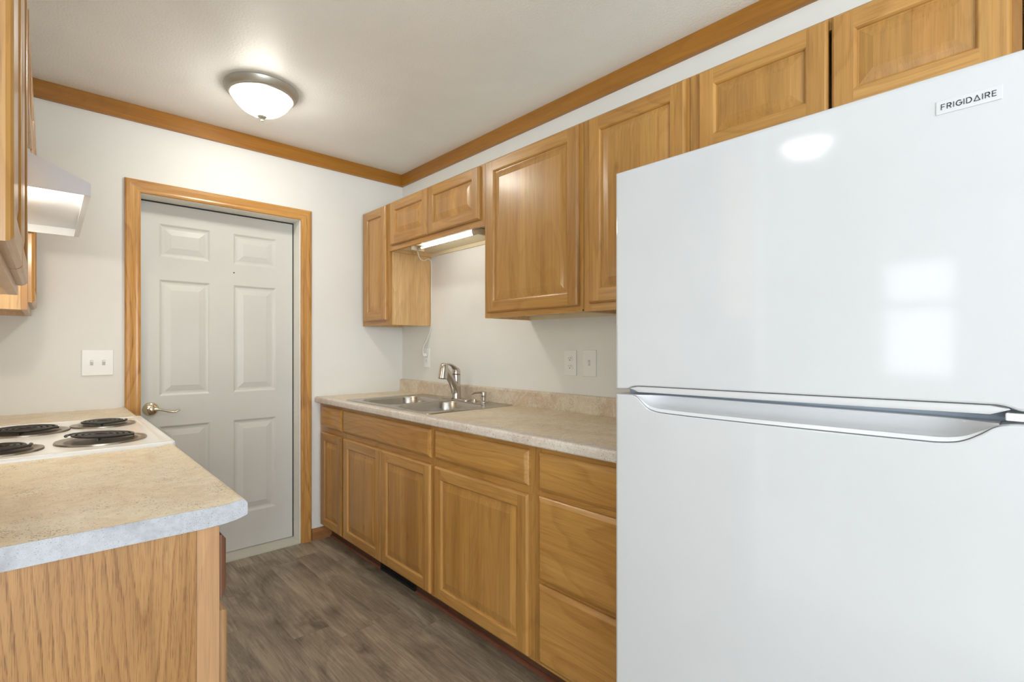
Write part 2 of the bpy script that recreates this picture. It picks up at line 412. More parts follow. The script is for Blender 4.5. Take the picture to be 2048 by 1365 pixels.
# ------------------------------------------------------------------ room shell
XD, YB = -3.0, -2.6     # far side wall of the adjoining room, wall behind the camera
build('floor', BX((XD-0.3, YB-0.3, -0.06), (XW+0.15, YW+0.16, 0.0)), FLOOR, kind='structure', origin=(0, 0, 0))
build('bounce_floor', BX((XD, YB, 0.0), (XL-0.13, YW, 0.008)), BOUNCE, kind='structure')
build('ceiling', BX((XD-0.3, YB-0.3, ZC), (XW+0.15, YW+0.16, ZC+0.08)), CEIL, kind='structure', origin=(0, 0, ZC))
DX0, DX1, DZ1 = 0.350, 1.170, 2.030    # door opening
w = MB()
w.box((XD-0.15, YW, 0), (DX0, YW+0.15, ZC)); w.box((DX1, YW, 0), (XW+0.15, YW+0.15, ZC)); w.box((DX0, YW, DZ1), (DX1, YW+0.15, ZC))
build('wall_front', w, WALL, kind='structure', origin=(0, YW, 0))
build('wall_right', BX((XW, YB-0.15, 0), (XW+0.15, YW, ZC)), WALL, kind='structure', origin=(XW, 0, 0))
build('wall_left', BX((XL-0.12, 1.00, 0), (XL, YW, ZC)), WALL, kind='structure', origin=(XL, 0, 0))
def wall_x(name, x0, x1, y0, y1, wins):   # wall normal to x with window openings
    w = MB(); ys = y0
    for a, b, c, d in wins:
        w.box((x0, ys, 0), (x1, a, ZC)); w.box((x0, a, 0), (x1, b, c)); w.box((x0, a, d), (x1, b, ZC)); ys = b
    w.box((x0, ys, 0), (x1, y1, ZC)); return build(name, w, WALL, kind='structure')
wall_x('wall_side', XD-0.12, XD, YB, YW, [(-2.25, -0.45, 0.65, 2.05), (0.49, 1.02, 0.96, 1.97)])
w = MB(); w.box((XD-0.12, YB-0.12, 0), (-1.95, YB, ZC)); w.box((0.45, YB-0.12, 0), (XW, YB, ZC))
w.box((-1.95, YB-0.12, 2.12), (0.45, YB, ZC)); w.box((-1.95, YB-0.12, 0), (0.45, YB, 0.32))
build('wall_back', w, WALL, kind='structure')
def win_frame(name, lo, hi, axis, rails=(), stiles=()):
    t = 0.045; m = MB()
    x0, y0, z0 = lo; x1, y1, z1 = hi
    if axis == 'x':
        for a, b in (((x0, y0, z0), (x1, y1, z0+t)), ((x0, y0, z1-t), (x1, y1, z1)), ((x0, y0, z0+t), (x1, y0+t, z1-t)), ((x0, y1-t, z0+t), (x1, y1, z1-t))): m.box(a, b)
        for r in rails: m.box((x0, y0+t, r-0.035), (x1, y1-t, r+0.035))
        for r in stiles: m.box((x0+0.005, r-0.02, z0+t), (x1-0.005, r+0.02, z1-t))
    else:
        for a, b in (((x0, y0, z0), (x1, y1, z0+t)), ((x0, y0, z1-t), (x1, y1, z1)), ((x0, y0, z0+t), (x0+t, y1, z1-t)), ((x1-t, y0, z0+t), (x1, y1, z1-t))): m.box(a, b)
        for r in rails: m.box((x0+t, y0, r-0.02), (x1-t, y1, r+0.02))
        for r in stiles: m.box((r-0.02, y0+0.005, z0+t), (r+0.02, y1-0.005, z1-t))
    return build(name, m, JAMB, kind='structure')
win_frame('window_1', (XD-0.10, 0.49, 0.96), (XD-0.03, 1.02, 1.97), 'x', rails=(1.58,))
win_frame('added_window_side', (XD-0.10, -2.25, 0.65), (XD-0.03, -0.45, 2.05), 'x', rails=(1.35,), stiles=(-1.35,))  # unseen window added to brighten the adjoining room
win_frame('added_window_back', (-1.95, YB-0.10, 0.32), (0.45, YB-0.03, 2.12), 'y', stiles=(-0.75,))  # unseen window added for the key light

# cornice bands
ZK = 2.388
prof = [(0, ZK), (0.017, ZK), (0.018, ZK+0.002), (0.018, ZC-0.002), (0.017, ZC-0.0005), (0, ZC-0.0005)]
build('trim_1', MB().prism(prof, lambda u, v, t: (t, YW-u, v), XL, XW), CROX, kind='structure')
build('trim_2', MB().prism(prof, lambda u, v, t: (XW-u, t, v), YB+0.001, YW-0.0192), CROY, kind='structure')
# short oak baseboard between casing and base cabinet
bprof = [(0, 0), (0.013, 0), (0.013, 0.052), (0.009, 0.066), (0.004, 0.072), (0, 0.073)]
build('baseboard_front', MB().prism(bprof, lambda u, v, t: (t, YW-u, v), 1.2345, 1.372), BASEB, kind='structure')

# ------------------------------------------------------------------ door
door = thing('door_1', ((DX0+DX1)/2, YW, 0), 'painted six-panel door in an oak casing at the end of the galley', 'door', kind='structure')
LY = YW+0.110        # door leaf face
lf = MB(); lx0, lx1, lz0, lz1 = 0.357, 1.1545, 0.017, 2.017
pan_x = [(0.449, 0.692), (0.814, 1.054)]; pan_z = [(0.232, 0.795), (0.962, 1.600), (1.724, 1.906)]
xs = [lx0, pan_x[0][0], pan_x[0][1], pan_x[1][0], pan_x[1][1], lx1]
zs = [lz0, pan_z[0][0], pan_z[0][1], pan_z[1][0], pan_z[1][1], pan_z[2][0], pan_z[2][1], lz1]
for i in range(5):
    for j in range(7):
        if i % 2 == 1 and j % 2 == 1:
            R = [(0, 0), (0.004, 0.002), (0.010, 0.006), (0.016, 0.0075), (0.024, 0.0075), (0.030, 0.006), (0.052, 0.0015), (0.055, 0.0005)]
            a0, a1, b0, b1 = xs[i], xs[i+1], zs[j], zs[j+1]
            loops = [[(a0+o, LY+d, b0+o), (a1-o, LY+d, b0+o), (a1-o, LY+d, b1-o), (a0+o, LY+d, b1-o)] for o, d in R]
            for A, B in zip(loops, loops[1:]):
                for k in range(4): lf.face([A[k], A[(k+1) % 4], B[(k+1) % 4], B[k]])
            lf.face(loops[-1])
        else:
            lf.face([(xs[i], LY, zs[j]), (xs[i+1], LY, zs[j]), (xs[i+1], LY, zs[j+1]), (xs[i], LY, zs[j+1])])
lf.face([(lx0, LY+0.038, lz0), (lx0, LY+0.038, lz1), (lx1, LY+0.038, lz1), (lx1, LY+0.038, lz0)])
for A, B in (((lx0, lz0), (lx1, lz0)), ((lx1, lz0), (lx1, lz1)), ((lx1, lz1), (lx0, lz1)), ((lx0, lz1), (lx0, lz0))):
    lf.face([(A[0], LY, A[1]), (B[0], LY, B[1]), (B[0], LY+0.038, B[1]), (A[0], LY+0.038, A[1])])
leaf = build('door_leaf', lf, DOORP, door, recalc=True)
build('peephole', MB().lathe([(0.0, -0.0012), (0.003, -0.0012), (0.0042, 0.0)], (0.817, LY, 1.674), 16, axis=(0, 1, 0)), SCREW, leaf)
# jamb (three sides) and weatherstrip
j = MB()
j.box((DX1-0.010, YW+0.0005, 0.0), (DX1, YW+0.15, DZ1)); j.box((DX0, YW+0.0005, 0.0), (DX0+0.006, YW+0.15, DZ1)); j.box((DX0+0.006, YW+0.0005, DZ1-0.006), (DX1-0.010, YW+0.15, DZ1))
build('jamb', j, JAMB, door)
s_ = MB(); s_.box((lx1, LY-0.003, 0.017), (DX1-0.0102, LY+0.03, 2.0235)); s_.box((lx0, LY-0.003, 2.0172), (lx1, LY+0.03, 2.0238))
build('weatherstrip', s_, RUBBER, door)
build('sill', MB().prism([(-0.004, 0.0), (-0.004, 0.006), (0.060, 0.0135), (0.145, 0.0145), (0.145, 0)], lambda u, v, t: (t, YW+u, v), DX0+0.0065, DX1-0.0105), SILL, door)
# casing: mitred boards with a moulded face
cp = [(0.0, 0.011), (0.004, 0.014), (0.012, 0.0155), (0.020, 0.0145), (0.030, 0.0155), (0.046, 0.018), (0.058, 0.018), (0.0635, 0.0155), (0.066, 0.010)]   # (distance from opening, thickness)
ci0, ci1, cz = 0.354, 1.165, 2.027
CW = 0.066
def casing(side):
    m = MB(); P = cp
    def pt(o, t, end):
        if side == 'l': x = ci0-o; z = 0.0 if end == 0 else cz+o
        elif side == 'r': x = ci1+o; z = 0.0 if end == 0 else cz+o
        else: z = cz+o; x = ci0-o if end == 0 else ci1+o
        return (x, YW-t, z)
    for (o, t), (o2, t2) in zip(P, P[1:]):
        m.face([pt(o, t, 0), pt(o2, t2, 0), pt(o2, t2, 1), pt(o, t, 1)])
    m.face([pt(0, 0.011, 0), pt(0, 0, 0), pt(0, 0, 1), pt(0, 0.011, 1)]); m.face([pt(CW, 0.010, 0), pt(CW, 0, 0), pt(CW, 0, 1), pt(CW, 0.010, 1)])
    for e in (0, 1): m.face([pt(o, t, e) for o, t in P] + [pt(CW, 0, e), pt(0, 0, e)])
    return m
build('side_casing', casing('l'), CASZ, door); build('side_casing', casing('r'), CASZ, door); build('head_casing', casing('t'), CASX, door)
# lever handle
hx, hz = 0.410, 0.894
hd = build('door_handle', MB().lathe([(0.0, 0.018), (0.013, 0.018), (0.023, 0.015), (0.032, 0.009), (0.037, 0.004), (0.0375, 0.0)], (hx, LY, hz), 32, axis=(0, -1, 0)), BRASS, leaf)
build('lever', MB().lathe([(0.011, 0.012), (0.011, 0.030), (0.015, 0.034), (0.0165, 0.044), (0.0155, 0.052), (0.011, 0.055), (0.0, 0.0555)], (hx, LY, hz), 24, axis=(0, -1, 0))
      .tube([(hx, LY-0.045, hz), (hx+0.023, LY-0.047, hz+0.001), (hx+0.046, LY-0.048, hz-0.004), (hx+0.069, LY-0.048, hz-0.012), (hx+0.090, LY-0.049, hz-0.018), (hx+0.106, LY-0.050, hz-0.018), (hx+0.120, LY-0.052, hz-0.012), (hx+0.128, LY-0.053, hz-0.006)],
            [0.0105, 0.0085, 0.0065, 0.006, 0.0058, 0.0055, 0.0045, 0.0025], 12), BRASS, hd)

# ------------------------------------------------------------------ cabinet door / drawer builders
# they are drawn in a local frame (u across, v up, d outwards) and mapped to the world by fn
def face_x(x, sgn):       # front facing sgn*x ; u -> world y
    return lambda u, v, d: (x + sgn*d, u, v)
def raised_door(u0, u1, v0, v1, fn, T=0.019, st=0.052):
    fr = MB(); B = 0.0075
    # outer edge: square back, chamfered front
    rings = [(0.0, 0.0), (0.0, T-0.0085), (0.003, T-0.0035), (B, T)]
    def loop(o, d): return [fn(u0+o, v0+o, d), fn(u1-o, v0+o, d), fn(u1-o, v1-o, d), fn(u0+o, v1-o, d)]
    Ls = [loop(o, d) for o, d in rings]
    for A, C in zip(Ls, Ls[1:]):
        for k in range(4): fr.face([A[k], A[(k+1) % 4], C[(k+1) % 4], C[k]], 1 if k % 2 == 0 else 0)
    i0, i1, j0, j1 = u0+st, u1-st, v0+st, v1-st
    q = lambda a, b, c, d_, mi: fr.face([fn(a, c, T), fn(b, c, T), fn(b, d_, T), fn(a, d_, T)], mi)
    q(u0+B, i0, v0+B, v1-B, 0); q(i1, u1-B, v0+B, v1-B, 0); q(i0, i1, v0+B, j0, 1); q(i0, i1, j1, v1-B, 1)
    rin = [(0.0, T), (0.0025, T-0.001), (0.006, T-0.005), (0.0075, T-0.0095)]
    def l2(o, d): return [fn(i0+o, j0+o, d), fn(i1-o, j0+o, d), fn(i1-o, j1-o, d), fn(i0+o, j1-o, d)]
    Ls = [l2(o, d) for o, d in rin]
    for A, C in zip(Ls, Ls[1:]):
        for k in range(4): fr.face([A[k], A[(k+1) % 4], C[(k+1) % 4], C[k]], 1 if k % 2 == 0 else 0)
    fr.face([fn(u0, v0, 0), fn(u0, v1, 0), fn(u1, v1, 0), fn(u1, v0, 0)], 0)
    pn = MB(); w = min(0.030, (i1-i0)*0.2)
    rp = [(0.0076, T-0.0096), (0.011, T-0.0098), (0.011+w*0.5, T-0.006), (0.011+w, T-0.0035), (0.0125+w, T-0.0030)]
    Ls = [l2(o, d) for o, d in rp]
    for A, C in zip(Ls, Ls[1:]):
        for k in range(4): pn.face([A[k], A[(k+1) % 4], C[(k+1) % 4], C[k]])
    pn.face(Ls[-1])
    return fr, pn
def slab(u0, u1, v0, v1, fn, T=0.019):
    m = MB(); Ls = []
    for o, d in [(0, 0), (0, T-0.011), (0.004, T-0.007), (0.014, T-0.0005), (0.016, T)]:
        Ls.append([fn(u0+o, v0+o, d), fn(u1-o, v0+o, d), fn(u1-o, v1-o, d), fn(u0+o, v1-o, d)])
    for A, C in zip(Ls, Ls[1:]):
        for k in range(4): m.face([A[k], A[(k+1) % 4], C[(k+1) % 4], C[k]])
    m.face(Ls[-1]); m.face(Ls[0][::-1]); return m
def add_door(par, u0, u1, v0, v1, fn, st=0.052, label=None):
    f, p = raised_door(u0, u1, v0, v1, fn, st=st)
    d = build('cabinet_door', f, [OAKV, OAKH], par, label, recalc=True)
    build('raised_panel', p, OAKVP, d, recalc=False); return d
def fix_normals_out(o): pass

# face frame: list of stile (y0,y1) and rail (z0,z1,y0,y1) members
def face_frame(par, x0, x1, stiles, rails, z0, z1):
    m = MB()
    for a, b in stiles: m.bbox((x0, a, z0), (x1, b, z1), 0.0008, 0)
    for c, d, a, b in rails: m.bbox((x0, a, c), (x1, b, d), 0.0008, 1)
    return build('face_frame', m, [OAKV, OAKH], par)

# ------------------------------------------------------------------ right upper cabinets
UT, UB = 2.134, 1.372
fU = face_x(XU, -1)
def upper(y0, y1, zb, doors, label, mids=(), dz0=None, dz1=2.126, open_side=None, grp='upper cabinets on the right wall'):
    g = 0.0004; y0 += g; y1 -= g
    t = thing('upper_cabinet', (XW-0.16, (y0+y1)/2, zb), label, 'cabinet', grp)
    xb = XW-0.0012; xf = XU+0.0192
    build('side_panel', BX((xf, y0, zb), (xb, y0+0.012, UT)), SIDE, t); build('side_panel', BX((xf, y1-0.012, zb), (xb, y1, UT)), SIDE, t)
    m = MB(); m.box((xf, y0+0.0122, zb+0.022), (xb, y1-0.0122, zb+0.034)); build('top_panel', BX((xf, y0+0.0122, UT-0.014), (xb, y1-0.0122, UT-0.002)), MELA, t)
    m.box((xb-0.012, y0+0.0122, zb+0.001), (xb, y1-0.0122, zb+0.0218)); m.box((xb-0.006, y0+0.0122, zb+0.0342), (xb, y1-0.0122, UT-0.0145))
    build('carcass', m, MELA, t)
    st = [(y0, y0+0.038), (y1-0.038, y1)] + [(c-0.019, c+0.019) for c in mids]
    face_frame(t, XU, XU+0.019, st, [(zb, zb+0.038, y0+0.038, y1-0.038), (UT-0.034, UT, y0+0.038, y1-0.038)], zb, UT)
    for a, b in doors: add_door(t, a, b, dz0, dz1, fU)
    return t
upper(2.838, 3.199, UB, [(2.862, 3.160)], 'narrow honey oak wall cabinet in the corner beside the door wall', dz0=1.402)
# short one over the sink
uc2 = upper(1.900, 2.838, 1.832, [(1.930, 2.383), (2.389, 2.802)], 'short two-door oak wall cabinet over the sink with the light under it', dz0=1.862)
upper(1.281, 1.900, UB, [(1.300, 1.872)], 'tall wide single-door oak wall cabinet right of the sink light', dz0=1.396)
upper(0.829, 1.280, UB, [(0.838, 1.246)], 'tall oak wall cabinet partly hidden by the refrigerator edge', dz0=1.402)
upper(0.047, 0.828, 1.832, [(0.420, 0.792), (0.064, 0.412)], 'short two-door oak wall cabinet directly over the white refrigerator', dz0=1.858)
upper(-0.62, 0.046, 1.832, [(-0.595, 0.036)], 'oak wall cabinet at the right frame edge past the refrigerator', dz0=1.858)
# hinge screw dots
build('bumper_screw', MB().lathe([(0, -0.001), (0.0035, -0.0008), (0.004, 0)], (XU-0.0001, 1.285, 1.378), 12, axis=(1, 0, 0)), SCREW, uc2)

# ------------------------------------------------------------------ right base cabinets
fB = face_x(XB, -1)
XTOE = 1.362
def base(y0, y1, label, drawers=(), doors=(), rails=(), grp='base cabinets under the right counter'):
    g = 0.0004; y0 += g; y1 -= g
    t = thing('base_cabinet', ((XB+XW)/2, (y0+y1)/2, 0), label, 'cabinet', grp)
    m = MB(); m.box((XB+0.0195, y0, 0.095), (XW-0.0012, y0+0.012, 0.8755)); m.box((XB+0.0195, y1-0.012, 0.095), (XW-0.0012, y1, 0.8755))
    m.box((XB+0.0195, y0+0.0122, 0.095), (XW-0.0012, y1-0.0122, 0.107))
    build('carcass', m, SIDE, t)
    face_frame(t, XB, XB+0.019, [(y0, y0+0.030), (y1-0.030, y1)], [(0.095, 0.125, y0+0.03, y1-0.03), (0.845, 0.8755, y0+0.03, y1-0.03)] + [(a, b, y0+0.03, y1-0.03) for a, b in rails], 0.095, 0.8755)
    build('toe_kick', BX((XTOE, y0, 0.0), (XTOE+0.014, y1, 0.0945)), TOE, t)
    for a, b, c, d in drawers: build('drawer_front', slab(a, b, c, d, fB), OAKH, t)
    for a, b, c, d in doors: add_door(t, a, b, c, d, fB, st=0.050 if b-a > 0.35 else 0.045)
    return t
base(2.850, 3.206, 'narrow oak base cabinet in the corner next to the door wall', [(2.864, 3.158, 0.726, 0.856)], [(2.864, 3.158, 0.108, 0.695)], [(0.690, 0.730)])
base(1.908, 2.849, 'double-door oak sink cabinet under the stainless sink', [(1.926, 2.846-0.004, 0.726, 0.856)], [(2.384, 2.834, 0.108, 0.695), (1.926, 2.379, 0.108, 0.695)], [(0.690, 0.730)])
base(1.270, 1.907, 'oak base cabinet with one drawer over one wide door', [(1.294, 1.890, 0.726, 0.856)], [(1.294, 1.890, 0.108, 0.695)], [(0.690, 0.730)])
base(0.800, 1.269, 'oak base cabinet with three stacked drawers beside the refrigerator', [(0.812, 1.243, 0.722, 0.856), (0.812, 1.243, 0.404, 0.700), (0.812, 1.243, 0.110, 0.390)], [], [(0.695, 0.727), (0.385, 0.410)])
# reddish shoe moulding along the toe kick and the black floor register set in it
shp = [(0, 0), (-0.014, 0), (-0.014, 0.004), (-0.011, 0.009), (-0.006, 0.012), (0, 0.013)]
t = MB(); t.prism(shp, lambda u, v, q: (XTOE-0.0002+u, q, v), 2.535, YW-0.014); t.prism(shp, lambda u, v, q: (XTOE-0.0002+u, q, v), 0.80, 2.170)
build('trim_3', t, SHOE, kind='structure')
vr = thing('toe_kick_register', (XTOE-0.008, 2.352, 0.0), 'black slotted heat register in the toe kick under the sink cabinet', 'vent')
m = MB(); y0, y1 = 2.176, 2.528
m.box((XTOE-0.010, y0, 0.002), (XTOE-0.0005, y1, 0.016)); m.box((XTOE-0.010, y0, 0.078), (XTOE-0.0005, y1, 0.092)); m.box((XTOE-0.010, y0, 0.016), (XTOE-0.0005, y0+0.012, 0.078)); m.box((XTOE-0.010, y1-0.012, 0.016), (XTOE-0.0005, y1, 0.078))
build('register_frame', m, BLACK, vr)
m = MB(); n = 34
for k in range(n):
    yy = y0+0.014+(y1-y0-0.028)*k/(n-1); m.box((XTOE-0.007, yy-0.002, 0.016), (XTOE-0.002, yy+0.002, 0.078))
build('register_louvers', m, BLACK, vr)

# ------------------------------------------------------------------ countertops
CT = 0.914
def roll_profile(depth):     # front edge profile (distance from front, z)
    return [(depth, CT-0.038), (0.022, CT-0.038), (0.004, CT-0.0345), (0.0005, CT-0.030), (0.0, CT-0.015), (0.001, CT-0.006), (0.005, CT-0.0005), (0.011, CT+0.0018), (0.019, CT+0.0016), (0.030, CT+0.0002), (0.036, CT), (depth, CT)]
def arc_pts(): pass
ctop = thing('countertop', (1.56, 2.0, CT-0.038), 'long beige speckled laminate countertop holding the sink on the right side', 'countertop')
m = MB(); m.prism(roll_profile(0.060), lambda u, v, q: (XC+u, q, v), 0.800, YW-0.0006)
build('rolled_edge', m, DAYROLL, ctop, origin=(0, 0, 0))
SX0, SX1, SY0, SY1 = 1.318, 1.848, 1.995, 2.860       # sink cut-out
m = MB()
m.box((XC+0.060, 0.800, CT-0.038), (1.868, SY0+0.01, CT)); m.box((XC+0.060, SY1-0.01, CT-0.038), (1.868, YW-0.0006, CT)); m.box((SX1-0.01, SY0+0.01, CT-0.038), (1.868, SY1-0.01, CT))
build('countertop_slab', m, LAM, ctop, origin=(0, 0, 0))
sp_ = [(1.868, CT-0.02), (1.868, CT), (1.8685, CT+0.076), (1.871, CT+0.083), (1.876, CT+0.086), (XW-0.0006, CT+0.086), (XW-0.0006, CT-0.02)]
build('backsplash', MB().prism(sp_, lambda u, v, q: (u, q, v), 0.800, YW-0.0006), LAMSPL, ctop, 'short laminate backsplash strip', origin=(0, 0, 0))

# left counter (near run) with end cap tinted for daylight
CLT = 0.9215
YN, YR0, YR1 = 1.095, 1.886, 2.706
XLF = 0.294
def roll_left(u, v, q): return (XLF-u, q, v+CLT-CT)
PR = [(0.658, CT-0.038), (0.075, CT-0.038), (0.045, CT-0.0365), (0.022, CT-0.0335), (0.006, CT-0.029), (0.0, CT-0.026), (0.0, CT-0.004), (0.004, CT+0.0025), (0.010, CT+0.0045), (0.020, CT+0.0035), (0.034, CT+0.001), (0.050, CT), (0.658, CT)]
lc = thing('countertop', (-0.03, 1.49, CLT-0.038), 'beige speckled laminate countertop in the left foreground before the stove', 'countertop')
build('countertop_slab', MB().prism(PR, roll_left, YN+0.0012, YR0-0.001), LAM, lc, origin=(0, 0, 0))
build('end_cap', MB().prism(PR, roll_left, YN, YN+0.0008), DAYCAP, lc, 'speckled end cap with bluish daylight in its colour', origin=(0, 0, 0))
build('seam_line', MB().prism([(u, v) for u, v in PR], lambda u, v, q: (XLF-u*0.9995-0.0001, q, v+CLT-CT), YN+0.0008, YN+0.0012), SCREW, lc, 'dark seam behind the end cap', origin=(0, 0, 0))
lf2 = thing('countertop', (-0.03, 2.96, CLT-0.038), 'small beige laminate countertop piece between stove and door wall', 'countertop')
build('countertop_slab', MB().prism([(max(u, 0.0), v) for u, v in PR], roll_left, YR1+0.001, YW-0.0192 if False else YW-0.0006), LAM, lf2, origin=(0, 0, 0))

# left base cabinets
def left_base(y0, y1, label, near):
    t = thing('base_cabinet', (-0.06, (y0+y1)/2, 0), label, 'cabinet', 'base cabinets under the left counter')
    xf = 0.245
    zt = CLT-0.0385
    if near:
        build('end_panel', BX((XL+0.001, y0, 0.0), (xf-0.0385, y0+0.006, zt)), ENDP, t, 'broad oak end panel with cathedral grain')
        build('face_frame_stile', MB().bbox((xf-0.038, y0, 0.0), (xf, y0+0.030, zt), 0.0008, 0), ENDS, t)
        build('face_frame_stile', MB().bbox((xf-0.019, y1-0.03, 0.095), (xf, y1, zt), 0.0008, 0), ENDS, t)
        y0b = y0+0.0062
    else:
        y0b = y0
        for a, b in ((y0, y0+0.03), (y1-0.03, y1)): build('face_frame_stile', BX((xf-0.019, a, 0.095), (xf, b, zt)), OAKV, t)
    build('side_panel', BX((XL+0.001, y0b, 0.095), (xf-0.0385, y0b+0.012, zt)), SIDE, t); build('side_panel', BX((XL+0.001, y1-0.012, 0.095), (xf-0.0385, y1, zt)), SIDE, t)
    build('cabinet_bottom', BX((XL+0.001, y0b+0.0122, 0.095), (xf-0.0385, y1-0.0122, 0.107)), SIDE, t)
    m = MB()
    for a, b in ((0.095, 0.125), (0.705, 0.73), (0.855, zt)): build('face_frame_rail', BX((xf-0.019, y0+0.0302, a), (xf, y1-0.0302, b)), OAKH, t)
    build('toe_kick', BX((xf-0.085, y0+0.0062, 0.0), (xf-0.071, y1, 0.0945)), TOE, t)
    fL = face_x(xf, 1)
    build('drawer_front', slab(y0+0.018, y1-0.015, 0.735, 0.858, fL), SHADED if near else OAKH, t, 'drawer front with shade in its reddish-brown colour' if near else None)
    f, p = raised_door(y0+0.018, y1-0.015, 0.105, 0.709, fL)
    d = build('cabinet_door', f, [ENDS, OAKH], t); build('raised_panel', p, OAKVP, d, recalc=False)
    return t
left_base(YN+0.004, YR0-0.002, 'oak base cabinet with a large side panel in the left foreground', True)
left_base(YR1+0.002, YW-0.001, 'oak base cabinet between the stove and the door wall', False)

# ------------------------------------------------------------------ range
ZR = 0.932
rg = thing('electric_range', (-0.04, (YR0+YR1)/2, 0), 'white electric coil stove set in the left counter', 'stove')
m = MB(); m.bbox((XL+0.002, YR0+0.001, 0.0), (0.262, YR1-0.001, 0.905), 0.004)
build('range_body', m, ENAMEL, rg)
# cooktop: dished slab with a raised rolled rim
def rr(x0, x1, y0, y1, r, z, n=6):
    P = []
    for cx, cy, a0 in ((x1-r, y1-r, 0), (x0+r, y1-r, 90), (x0+r, y0+r, 180), (x1-r, y0+r, 270)):
        for k in range(n+1):
            a = math.radians(a0+90*k/n); P.append((cx+r*math.cos(a), cy+r*math.sin(a), z))
    return P
def skin_loops(m, loops, mi=0, close=True, smooth=True):
    for A, B in zip(loops, loops[1:]):
        n = len(A)
        for k in range(n): m.face([A[k], A[(k+1) % n], B[(k+1) % n], B[k]], mi, smooth)
    if close: m.face(loops[-1], mi)
m = MB(); x0, x1, y0, y1 = XL+0.002, 0.300, YR0, YR1
L_ = [rr(x0, x1, y0, y1, 0.012, 0.906), rr(x0, x1, y0, y1, 0.012, ZR-0.006), rr(x0+.002, x1-.002, y0+.002, y1-.002, 0.012, ZR-0.0015), rr(x0+.006, x1-.006, y0+.006, y1-.006, 0.012, ZR),
      rr(x0+.020, x1-.022, y0+.018, y1-.018, 0.012, ZR), rr(x0+.030, x1-.032, y0+.028, y1-.028, 0.012, ZR-0.004)]
skin_loops(m, L_)
m.face(L_[0][::-1])
build('cooktop', m, ENAMEL, rg)
# control/oven front
m = MB(); m.bbox((0.262, YR0+0.004, 0.80), (0.286, YR1-0.004, 0.900), 0.004)
build('front_panel', m, ENAMEL, rg)
m = MB(); m.bbox((0.262, YR0+0.004, 0.20), (0.290, YR1-0.004, 0.792), 0.006)
od = build('oven_door', m, ENAMEL, rg)
m = MB(); yy0, yy1 = YR0+0.05, YR1-0.05
m.tube([(0.290, yy0, 0.845), (0.322, yy0, 0.853), (0.338, yy0+0.02, 0.856), (0.340, (yy0+yy1)/2, 0.856), (0.338, yy1-0.02, 0.856), (0.322, yy1, 0.853), (0.290, yy1, 0.845)], 0.010, 12)
build('oven_handle', m, ENAMEL, rg)
m = MB(); m.bbox((0.262, YR0+0.004, 0.02), (0.284, YR1-0.004, 0.192), 0.005)
build('storage_drawer', m, ENAMEL, rg)
m = MB(); m.bbox((XL+0.002, YR0+0.001, ZR-0.01), (XL+0.050, YR1-0.001, 1.09), 0.006)
build('backguard', m, ENAMEL, rg)
def burner(cx, cy, R, turns, tilt=0.0, ax=0.0):
    t = build('drip_pan', MB().lathe([(R+0.030, ZR-0.0035), (R+0.029, ZR+0.0015), (R+0.020, ZR+0.0022), (R+0.010, ZR-0.001), (R-0.002, ZR-0.0035), (R-0.020, ZR-0.0038), (R-0.04, ZR-0.0039), (0.0, ZR-0.0039)], (cx, cy, 0), 48), [PAN], rg, 'stained metal drip pan')
    build('pan_bowl', MB().lathe([(R+0.006, ZR-0.0012), (R-0.004, ZR-0.0028), (0.0, ZR-0.0030)], (cx, cy, 0), 40), PANIN, t, 'burnt pan centre with bowl shade in its colour')
    pts = []; N_ = int(turns*30)
    for i in range(N_+1):
        a = 2*math.pi*i/30; r = 0.018+(R-0.018)*i/N_
        pts.append(Vector((r*math.cos(a), r*math.sin(a), 0)))
    pts.append(pts[-1]+Vector((pts[-1].y, -pts[-1].x, 0)).normalized()*-0.01)
    rot = Matrix.Rotation(tilt, 3, Vector((math.cos(ax), math.sin(ax), 0)))
    zc = ZR+0.011+abs(tilt)*R*0.8
    P2 = [tuple(rot @ p + Vector((cx, cy, zc))) for p in pts]
    m = MB().tube(P2, 0.0047, 8, flat=0.8)
    build('burner_coil', m, COIL, t)
    m = MB()
    for k in range(3):
        a = math.radians(20+120*k)
        d = Vector((math.cos(a), math.sin(a), 0)); e = Vector((-d.y, d.x, 0))
        pp = [rot @ (d*0.012 + e*s*0.0015) for s in (-1, 1)] + [rot @ (d*(R+0.004) + e*s*0.0015) for s in (1, -1)]
        top = [Vector((cx, cy, zc-0.0045))+p for p in pp]; bot = [p-Vector((0, 0, 0.006)) for p in top]
        m.face(top); m.face(bot[::-1])
        for q in range(4): m.face([top[q], top[(q+1) % 4], bot[(q+1) % 4], bot[q]])
    m.lathe([(0.0, 0.0), (0.019, 0.0), (0.021, -0.003), (0.021, -0.006)], (cx, cy, zc-0.001), 20)
    build('coil_support', m, COIL, t)
burner(0.160, 2.500, 0.070, 4, 0.0)          # far right, small
burner(0.130, 2.090, 0.088, 4.5, math.radians(3.2), 2.0)   # near right, large, sits askew
burner(-0.055, 2.450, 0.088, 4.5, 0.0)         # far left, large
burner(-0.105, 2.050, 0.070, 4, 0.0)         # near left, small

